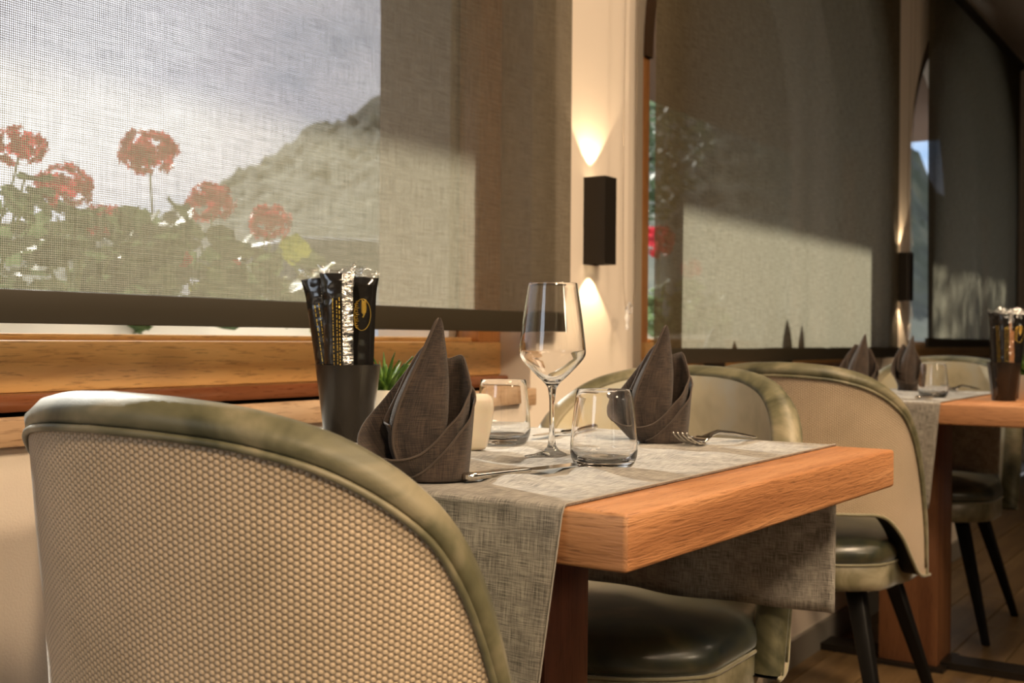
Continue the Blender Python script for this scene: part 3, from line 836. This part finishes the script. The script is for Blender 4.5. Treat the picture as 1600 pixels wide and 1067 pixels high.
t2 = make_table((3.05, .22, 0), 0, .78, 1.20, 'far oak dining table at the right edge of the photo', 'leg_wood_light', (.16, .16, .22, ((.24, .56), (.24, .93))))
# the far table's leg nearest the runner
def runner(x0, x1, y0, y1, zn, zf, label, zt=.7505, seed=1):
    path = []
    r = .006; e = .003
    for k in range(15): path.append((x0-e, lerp(zn, zt-r, k/14), -1))
    for k in range(1, 7):
        a = PI/2*k/6; path.append((x0-e+r*(1-math.cos(a))*1, zt-r+r*math.sin(a)+.002*math.sin(a), 0))
    for k in range(1, 60): path.append((lerp(x0-e+r, x1+e-r, k/60), zt+.002, 0))
    for k in range(0, 7):
        a = PI/2*k/6; path.append((x1+e-r+r*math.sin(a), zt-r+(r+.002)*math.cos(a), 0))
    for k in range(1, 15): path.append((x1+e, lerp(zt-r, zf, k/14), 1))
    s = [0]
    for k in range(1, len(path)): s.append(s[-1]+math.hypot(path[k][0]-path[k-1][0], path[k][1]-path[k-1][1]))
    NY = 70; uv = []
    mid = (x0+x1)/2
    def P(i, j):
        x, z, side = path[j]; t = i/(NY-1); y = lerp(y0, y1, t)
        if side == 0 and y1 > 1.3 and x < x0: x += .0
        if side:
            drop = (zt-z)
            f = drop/.25
            x += side*(.010*f*math.sin(t*12+seed) + .006*f*math.sin(t*27+seed*2) + .012*f) + (.016*t if y1 > 1.3 and side < 0 else 0)
            y += (t-.5)*(-.02)*f + (.012*f if side < 0 else 0)
        else:
            env = max(0, min(1, (x-x0)/.12))*max(0, min(1, (x1-x)/.12))*min(1, t*6)
            z += env*.0075*max(0, noise.noise(Vector((x*16+seed, y*9, seed))) + .12)*1.6 * (1 if x < mid+.15 else .4)
        uv.append((y, s[j])); return (x, y, z)
    o = MB().grid(P, NY, len(path)).build('table_runner', 'runner_linen', uv=uv, angle=0, fix=False, solid=-.0016)
    tag(o, label, 'table runner', 'grey linen table runners')
    pts = [P(0, j) for j in range(len(path))]
    pts2 = [P(NY-1, j) for j in range(len(path))]
    for ps in (pts, pts2): MB().tube([(p[0], p[1], p[2]+.0008) for p in ps], .0011, 6).build('hem', 'runner_linen', o, angle=0)
    return o
runner(.911, 1.690, .548, 1.325, .48, .495, 'grey linen runner laid across the foreground table, hanging over both edges')
runner(3.05, 3.83, .72, 1.22, .48, .495, 'grey linen runner on the far table', seed=4)

# ------------------------------------------------------------------ napkins
def make_napkin(label):
    """local x = the viewer's right, y = away; several wrapped cloth layers around a leaning spike"""
    g = empty('folded_napkin', (0,0,0), 0, label, 'napkin', 'dark brown cloth napkins folded into pointed caps')
    def collar(hp, rtop, name, a0, a1, rb=.033, mat='napkin_cloth', ph=0, hemr=.0014, power=.8):
        N, NVV = 64, 12; uv = []; rimp = []
        def P(i, j):
            t = i/(N-1); a = R(lerp(a0, a1, t)); v = j/(NVV-1)
            deg = math.degrees(a) % 360
            H = interp(hp, deg); rt_ = interp(rtop, deg)
            z = H*v; r = lerp(rb, rt_, v**power) + .0008*math.sin(9*a+ph)*v + .0025*t
            x, y = r*math.cos(a), r*math.sin(a)*.92
            uv.append((a*.05, z)); 
            if j == NVV-1: rimp.append((x, y, z))
            return (x, y, z)
        o = MB().grid(P, N, NVV).build(name, mat, g, uv=uv, angle=0, fix=False, solid=.0016)
        MB().tube(rimp, hemr, 6).build('hem', 'napkin_hem', o, angle=0)
        return o
    # outer wrap: low at the front, high at the right, open to the left
    H1 = [(0,.084),(25,.100),(60,.092),(120,.062),(165,.030),(200,.012),(232,.004),(250,.008),(270,.018),(295,.036),(320,.056),(345,.075),(360,.084)]
    R1 = [(0,.043),(30,.040),(60,.038),(120,.036),(165,.040),(210,.040),(240,.039),(270,.038),(300,.040),(330,.043),(360,.043)]
    collar(H1, R1, 'outer_wrap', -126, 168, .036)
    H2 = [(0,.098),(25,.130),(60,.128),(110,.136),(135,.122),(160,.084),(180,.058),(200,.036),(222,.024),(245,.026),(270,.038),(295,.054),(320,.070),(345,.088),(360,.098)]
    R2 = [(0,.038),(30,.032),(60,.026),(110,.026),(135,.036),(160,.056),(180,.074),(200,.078),(222,.064),(245,.046),(270,.036),(300,.034),(330,.037),(360,.038)]
    collar(H2, R2, 'inner_wrap', -140, 222, .031, ph=2)
    H3 = [(0,.06),(60,.12),(100,.142),(130,.135),(160,.095),(190,.06),(360,.06)]
    R3 = [(0,.03),(60,.026),(100,.024),(130,.028),(160,.040),(190,.05),(360,.03)]
    collar(H3, R3, 'back_fold', 60, 205, .026, ph=4)
    # spike: leaf shaped cone with a folded front edge, tip leaning to the right
    N, NVV = 48, 40; uv = []
    prof = [(0,.026),(.12,.030),(.3,.031),(.45,.0285),(.6,.023),(.75,.0155),(.88,.0085),(.96,.0045),(1.0,.0008)]
    cxp = [(0,-.010),(.2,-.017),(.4,-.014),(.6,-.007),(.8,-.000),(1.0,.006)]
    def P(i, j):
        v = j/(NVV-1); a = 2*PI*i/N; r = interp(prof, v); z = .008+.165*v
        x = interp(cxp, v) + r*math.cos(a)*1.0; y = -.004 + r*math.sin(a)*.62
        # overlapping fold ridge down the left front
        da = (math.degrees(a)-228)
        x += .0; 
        if -60 < da < 0: y -= .0045*(1+da/60)*(1-v*.6); x -= .003*(1+da/60)*(1-v)
        uv.append((a*.03, z)); return (x, y, z)
    sp = MB().grid(P, N, NVV, True).build('spike', 'napkin_cloth', g, uv=uv, angle=60, fix=False)
    rp = [P(30, j) for j in range(NVV)]
    MB().tube([(p[0]-.0008, p[1]-.001, p[2]) for p in rp], [.0018]*(NVV-1)+[.0006], 6).build('fold_edge', 'napkin_hem', sp, angle=0)
    return g
ROTV = -PI/2+YAW
ZT = .7545
nap = make_napkin('dark brown napkin folded to a point, left front of the near table by the knife')
nap.location = (.985, .757, ZT); nap.rotation_euler = (0, 0, ROTV)
dup(nap, (1.545, .762, ZT), ROTV+R(-8), 'dark brown pointed napkin behind the front tumbler, beside the fork')
dup(nap, (3.20, .965, ZT), ROTV+R(10), 'dark pointed napkin on the far table, just above the middle chair back')
dup(nap, (3.66, .955, ZT), ROTV+R(25), 'dark pointed napkin on the far table, behind the far tumbler')

# ------------------------------------------------------------------ glassware
def wine_glass():
    g = empty('wine_glass', (1.262, .779, ZT), 0, 'tall empty stemmed wine glass in the middle of the near table', 'wine glass')
    def smooth(pts, n=5):
        out = []
        for i in range(len(pts)-1):
            p0 = pts[max(i-1,0)]; p1 = pts[i]; p2 = pts[i+1]; p3 = pts[min(i+2,len(pts)-1)]
            for k in range(n):
                t = k/n
                out.append(tuple(.5*((2*p1[d])+(-p0[d]+p2[d])*t+(2*p0[d]-5*p1[d]+4*p2[d]-p3[d])*t*t+(-p0[d]+3*p1[d]-3*p2[d]+p3[d])*t**3) for d in (0,1)))
        out.append(pts[-1]); return out
    foot = [(0,0),(.0345,0),(.0352,.0006),(.0345,.0014),(.022,.0035),(.010,.008),(.0058,.0135),(.0046,.020)]
    stem = smooth([(.0046,.020),(.0036,.034),(.0033,.055),(.0038,.075),(.0056,.088)])
    bo = smooth([(.0056,.088),(.0095,.094),(.018,.102),(.029,.113),(.0385,.1235),(.0428,.132),(.0425,.142),(.0405,.160),(.0365,.190),(.0312,.2225)])
    bi = smooth([(.0304,.2228),(.0355,.190),(.0395,.160),(.0414,.142),(.0415,.133),(.037,.1245),(.0275,.1145),(.017,.105),(.008,.0985),(0,.096)])
    MB().lathe(foot, 64).build('foot', 'glass', g, fix=False, angle=60)
    MB().lathe(stem, 64).build('stem', 'glass', g, fix=False, angle=0)
    MB().lathe(bo+[(.0309,.2232)]+bi, 96).build('bowl', 'glass', g, fix=False, angle=60)
    return g
wine_glass()
def make_tumbler(label):
    prof = [(0,0),(.030,0),(.0335,.0012),(.0365,.005),(.0393,.012),(.0402,.020),(.0395,.034),(.0372,.058),(.0342,.082),(.0328,.0915),(.0325,.0919),(.0319,.0916),(.0330,.083),(.0360,.058),(.0382,.034),(.0386,.022),(.0372,.014),(.032,.0095),(.015,.0082),(0,.008)]
    o = MB().lathe(prof, 72).build('tumbler', 'glass', fix=False, angle=60)
    return tag(o, label, 'glass', 'clear tapered water tumblers')
tb = make_tumbler('clear water tumbler right of the wine glass, front of the near table'); tb.location = (1.20, .668, ZT)
dup(tb, (1.383, .937, ZT), 0, 'clear water tumbler behind the white ceramic block, left of the wine glass')
dup(tb, (3.285, .795, ZT), 0, 'clear water tumbler on the far table beside its pointed napkin')

# ------------------------------------------------------------------ cutlery
def make_knife(label, handle_parts=True):
    k = empty('table_knife', (0,0,0), 0, label, 'knife', 'steel table knives')
    # handle, x = 0 .. .095 ; blade to .19
    sec = [(0,.0055,.0035),(.002,.0075,.0045),(.012,.0080,.0046),(.05,.0062,.0040),(.085,.0050,.0032),(.094,.0056,.0034),(.100,.0050,.0026)]
    mb = MB(); M = 14
    def P(i, j):
        a = 2*PI*i/M; x, w_, h = sec[j]; ca, sa = math.cos(a), math.sin(a)
        return (x, w_*math.copysign(abs(ca)**.7, ca), .0048+h*math.copysign(abs(sa)**.7, sa))
    mb.grid(P, M, len(sec), True); n = M; L = len(sec)
    mb.add([P(i, 0) for i in range(M)], [tuple(range(M))]); mb.build('handle', 'steel', k, angle=50)
    bl = [(.098,.0045,.0045),(.106,.0065,.0105),(.13,.0065,.0115),(.16,.0062,.0115),(.178,.0055,.0095),(.188,.003,.006),(.191,.001,.001)]
    vs = []; 
    for x, a, b in bl:
        vs += [(x, a, .0058), (x, a, .0042), (x, -b, .0049)]
    fs = []
    for i in range(len(bl)-1):
        for q in range(3): fs.append((i*3+q, i*3+(q+1)%3, (i+1)*3+(q+1)%3, (i+1)*3+q))
    fs += [(0,1,2)]
    MB().add(vs, fs).build('blade', 'steel', k, smooth=True, angle=30)
    return k
kn = make_knife('steel table knife beside the front napkin, handle towards the viewer')
kn.location = (.985, .715, ZT); kn.rotation_euler = (0, 0, R(-9))
dup(kn, (1.66, .945, ZT), R(180+2), 'steel table knife lying behind the wine glass stem')
def make_fork(label):
    f = empty('table_fork', (0,0,0), 0, label, 'fork', 'steel table forks')
    # tines at x=0 pointing -x, handle towards +x
    mb = MB()
    M = 12; sec = [(.050,.010,.0014,.006),(.058,.0085,.0016,.0065),(.068,.004,.0022,.0085),(.085,.0030,.0024,.0105),(.12,.0045,.0022,.0080),(.15,.0075,.0020,.0045),(.162,.0085,.0018,.0032),(.172,.0065,.0014,.0024),(.177,.001,.0008,.002)]
    def P(i, j):
        a = 2*PI*i/M; x, w_, h, z = sec[j]; return (x, w_*math.cos(a), z+h*math.sin(a))
    mb.grid(P, M, len(sec), True); mb.build('handle', 'steel', f, angle=0)
    mb = MB()
    rows = [(.052,.0105,.0062),(.046,.0118,.0042),(.038,.0120,.0022)]
    vs = []
    for x, w_, z in rows:
        for q in range(7): vs.append((x, lerp(-w_, w_, q/6), z))
    mb.add(vs, [(r_*7+q, r_*7+q+1, (r_+1)*7+q+1, (r_+1)*7+q) for r_ in range(2) for q in range(6)]); mb.build('palm', 'steel', f, angle=0, solid=.0018)
    for q in range(4):
        y = lerp(-.0104, .0104, q/3)
        MB().tube([(.040, y, .0020), (.028, y, .0022), (.014, y*.98, .0060), (.004, y*.95, .0105), (0, y*.93, .0130)], [.0016,.0015,.0014,.0011,.0006], 8).build('tine', 'steel', f, angle=0)
    return f
fk = make_fork('steel fork with raised tines lying right of the second napkin')
fk.location = (1.500, .712, ZT); fk.rotation_euler = (0, 0, R(-13)); fk.scale = (1.05, 1.25, 1.5)
dup(fk, (3.70, .86, ZT), R(-20), 'steel fork on the far table right of its tumbler')
sp = dup(kn, (3.14, .80, ZT), R(-8), 'steel knife on the far table beside the far tumbler')

# ceramic block (salt cellar / candle holder)
def ceramic():
    bm = bmesh.new(); 
    mb = MB(); n = 48
    prof = [(0,0),(.55,0),(.76,.0),(.82,.004),(.90,.020),(.97,.040),(1.0,.056),(.985,.066),(.93,.0725),(.82,.0755),(.6,.076),(0,.076)]
    def P(i, j):
        a = 2*PI*i/n; s, z = prof[j]; ca, sa = math.cos(a), math.sin(a)
        r = .040*s/(abs(ca)**5+abs(sa)**5)**.2; return (r*ca, r*sa, z)
    o = mb.grid(P, n, len(prof), True).build('ceramic_holder', 'white_ceramic', angle=0)
    bm.free()
    o.location = (1.270, .935, ZT); o.rotation_euler = (0, 0, R(-12))
    tag(o, 'cream glazed ceramic block with rounded corners, behind the front napkin', 'holder')
ceramic()

# ------------------------------------------------------------------ cup of breadstick packets
def make_cup(label):
    prof = [(0,0),(.032,0),(.0335,.002),(.0475,.110),(.0478,.112),(.0468,.112),(.0325,.004),(0,.004)]
    o = MB().lathe(prof, 64).build('black_cup', 'cup_black', angle=50, fix=False)
    return tag(o, label, 'cup', 'black tapered cups holding breadstick packets')
cup = make_cup('dark metal cup of breadstick packets on the near table')
CUP = Vector((1.270, 1.135, .7545)); cup.location = CUP
def packet(w, h, label, style, seed):
    """local x = across, y = thickness (front = -y), z up"""
    p = empty('breadstick_packet', (0,0,0), 0, label, 'packet', 'breadstick packets in black cups')
    rnd = random.Random(seed)
    NU, NVV = 22, 48
    def surf(u, v, side):
        # u in -1..1, v in 0..1 (bottom..top)
        flare = .80 + .12*v + .20*max(0, (v-.84)/.16)**1.5
        x = u*w/2*flare
        th = .0105*(1-abs(u)**2.2)**.6*min(1, (1-v)/.10)**.7*min(1, v/.06+.2) if abs(u) < 1 else 0
        wr = .0012*noise.noise(Vector((x*60+seed, v*28, seed)))*(1-abs(u)**3) * (2.2 if v > .75 else 1)
        y = side*(th+.0006) + wr*(1 if side < 0 else .3) + .004*math.sin(v*2.5+seed)*0
        z = v*h + (.006*math.sin(u*2+seed) if v > .95 else 0)*(v-.95)/.05
        return (x, y, z)
    def region(u0, u1, v0, v1, nu, nv, side=-1, lift=0.0):
        def P(i, j):
            x, y, z = surf(lerp(u0, u1, i/(nu-1)), lerp(v0, v1, j/(nv-1)), side); return (x, y+side*lift, z)
        return MB().grid(P, nu, nv)
    V1 = .955
    # black film: back plus front, leaving the clear strip open
    cl = {'left': (.05, .78), 'mid': (.30, .96), 'plain': None}[style]
    mb = region(-1, 1, 0, V1, NU, NVV, 1)
    if cl:
        for a, b in ((-1, cl[0]), (cl[1], 1)):
            q = region(a, b, 0, V1, 14, NVV); mb.add(q.v, q.f)
    else:
        q = region(-1, 1, 0, V1, NU, NVV); mb.add(q.v, q.f)
    mb.build('wrapper', 'pack_black', p, fix=False, angle=0)
    q = region(-1, 1, V1-.004, 1, NU, 6, -1, .0004); q.build('clear_seal', 'clear_film', p, fix=False, angle=0)
    if cl:
        q = region(cl[0], cl[1], 0, V1, 10, 60, -1, .0003); q.build('foil_strip', 'silver_foil' if style == 'mid' else 'clear_film', p, fix=False, angle=0)
        if style == 'left':
            for k in range(2):
                x = w/2*(.25+.32*k); pts = [(x+rnd.uniform(-.001,.001), -.002, h*v) for v in (.02,.25,.5,.7,.86-.1*k)]
                MB().tube(pts, [.005,.0056,.0052,.0056,.0045], 10).build('breadstick', 'breadstick', p)
        else:
            pass
    if style in ('left', 'mid'):
        # rows of small gold print
        mb = MB(); cols = (-.30, -.05, .12) if style == 'mid' else (-.45, -.18)
        for u in cols:
            v = .14
            while v < .80:
                dv = rnd.uniform(.006, .022); dw = .03
                a = surf(u-dw, v, -1); b = surf(u+dw, v, -1); c_ = surf(u+dw, v+dv, -1); d = surf(u-dw, v+dv, -1)
                mb.add([(q_[0], q_[1]-.0006, q_[2]) for q_ in (a, b, c_, d)], [(0,1,2,3)]); v += dv+rnd.uniform(.003, .012)
        o = mb.build('gold_print', 'gold_print', p, smooth=False, fix=False)
    else:
        mb = MB()
        def onf(x, z, l=.0009):
            u = max(-1, min(1, x/(w/2))); s_ = surf(u, z/h, -1); return (x, s_[1]-l, z)
        cx_, cz = .005, h*.73
        ring = [onf(cx_+.0120*math.cos(t)+.002, cz+.023*math.sin(t)) for t in [2*PI*k/40 for k in range(41)]]
        mb.tube(ring, .0005, 5, False)
        # scribbled script running up the packet, an ear of grain beside it
        scr = [onf(cx_-.006+.0028*math.sin(k*1.7)+.001*math.sin(k*.6), cz-.020+.040*k/46+.0014*math.cos(k*1.7)) for k in range(47)]
        mb.tube(scr, .00055, 5, False)
        stem_ = [onf(cx_+.003+.004*math.sin(k*.25), cz-.004+.024*k/10) for k in range(11)]
        mb.tube(stem_, .0010, 5, False)
        for k in range(9):
            z = cz+.001+.0022*k
            for sx in (-1, 1):
                a = onf(cx_+.004, z); b = onf(cx_+.004+sx*.0035, z+.0035); mb.tube([a, b], [.0013, .0004], 5)
        mb.build('gold_emblem', 'gold_print', p, fix=False)
    return p
def place_pack(p, off, lean_x, lean_y, base, rz=0):
    # off in viewer frame (right, away)
    v = Vector((math.sin(YAW), -math.cos(YAW), 0))*off[0] + Vector((math.cos(YAW), math.sin(YAW), 0))*off[1]
    p.location = base+v+Vector((0, 0, .006))
    p.rotation_mode = 'XYZ'; p.rotation_euler = (R(lean_x), R(lean_y), ROTV+R(rz))
pa = packet(.052, .245, 'leftmost breadstick packet in the near cup, brown sticks showing through clear film', 'left', 3)
pb = packet(.050, .250, 'middle breadstick packet in the near cup, gold print and a silver strip', 'mid', 5)
pc = packet(.054, .245, 'right black breadstick packet in the near cup, gold oval emblem', 'plain', 8)
pd = packet(.046, .252, 'breadstick packet at the back of the near cup, clear top just showing', 'plain', 11)
place_pack(pa, (-.009, -.008), 0, -8, CUP); place_pack(pb, (-.007, -.019), 1, -1.5, CUP, 3); place_pack(pc, (.012, .006), 0, 1, CUP, -6); place_pack(pd, (-.002, .018), -1, -4, CUP)
CUP2 = Vector((3.30, .615, .7505))
dup(cup, CUP2, 0, 'dark cup of breadstick packets at the right edge, on the far table').scale = (.92, .92, .92)
for src, off, ly, lb, rz in ((pb, (-.020, -.010), -4, 'leftmost breadstick packet in the far cup, pale crumpled top', 25), (pa, (.000, -.018), 0, 'middle breadstick packet in the far cup with gold glints', 0), (pc, (.018, .0), 4, 'right breadstick packet in the far cup, at the photo edge', -10)):
    c = copy_tree(src); c['label'] = lb; place_pack(c, off, 0, ly, CUP2, rz); c.scale = (.9, .9, .97)

# ------------------------------------------------------------------ succulent in a white pot
def succulent(loc, label):
    g = empty('potted_succulent', loc, 0, label, 'plant', 'small potted succulents on the tables')
    n = 40
    def sq(s, z, i):
        a = 2*PI*i/n; ca, sa = math.cos(a), math.sin(a); r = .042*s/(abs(ca)**4+abs(sa)**4)**.25; return (r*ca, r*sa, z)
    prof = [(0,0),(.85,0),(.9,.003),(1.0,.068),(.93,.068),(.90,.060),(0,.060)]
    MB().grid(lambda i, j: sq(prof[j][0], prof[j][1], i), n, len(prof), True).build('pot', 'pot_ceramic', g, angle=40)
    MB().grid(lambda i, j: sq([0,.5,.9][j], [.064,.063,.060][j], i), n, 3, True).build('soil', 'soil', g, angle=40)
    rnd = random.Random(4)
    lm = []
    for v in range(3):
        L = (.050,.062,.056)[v]; mb = MB(); vs = []; K = 6
        for k in range(K+1):
            t = k/K; w_ = .0062*(1-t**1.6)+.0003; x = L*t*.55*(.4+t); z = L*t*(1-.18*t)
            vs += [(x, -w_, z+.0015), (x+.0025*(1-t), 0, z-.0015), (x, w_, z+.0015), (x-.0018*(1-t), 0, z+.002)]
        fs = [(k*4+q, k*4+(q+1)%4, (k+1)*4+(q+1)%4, (k+1)*4+q) for k in range(K) for q in range(4)]
        lm.append(mb.add(vs, fs))
    protos = {}
    for k in range(46):
        a = k*2.399; d = .028*math.sqrt(k/46); v = k % 3
        if v not in protos: o = lm[v].build('leaf', 'succulent', g, angle=0); protos[v] = o
        else: o = protos[v].copy(); COL.objects.link(o); o.parent = g
        o.location = (d*math.cos(a), d*math.sin(a), .058); o.rotation_euler = (0, R(rnd.uniform(-28, 12)), a); o.scale = (1, 1, rnd.uniform(.8, 1.15))
    return g
sc_ = succulent((1.44, 1.205, .7545), 'green spiky succulent in a white pot behind the near cup')
dup(sc_, (3.40, .56, .7505), 1, 'succulent at the right edge of the photo, on the far table')

# white plate edge / folded paper catching the sun behind the tumbler
o = MB().box((-.07, -.045, 0), (.07, .045, .0035)).build('folded_card', 'plaster_outside', bevel=.001)
o.location = (1.585, 1.17, .7545); o.rotation_euler = (0, 0, R(12)); tag(o, 'white folded paper lying sunlit on the table behind the left tumbler', 'paper')
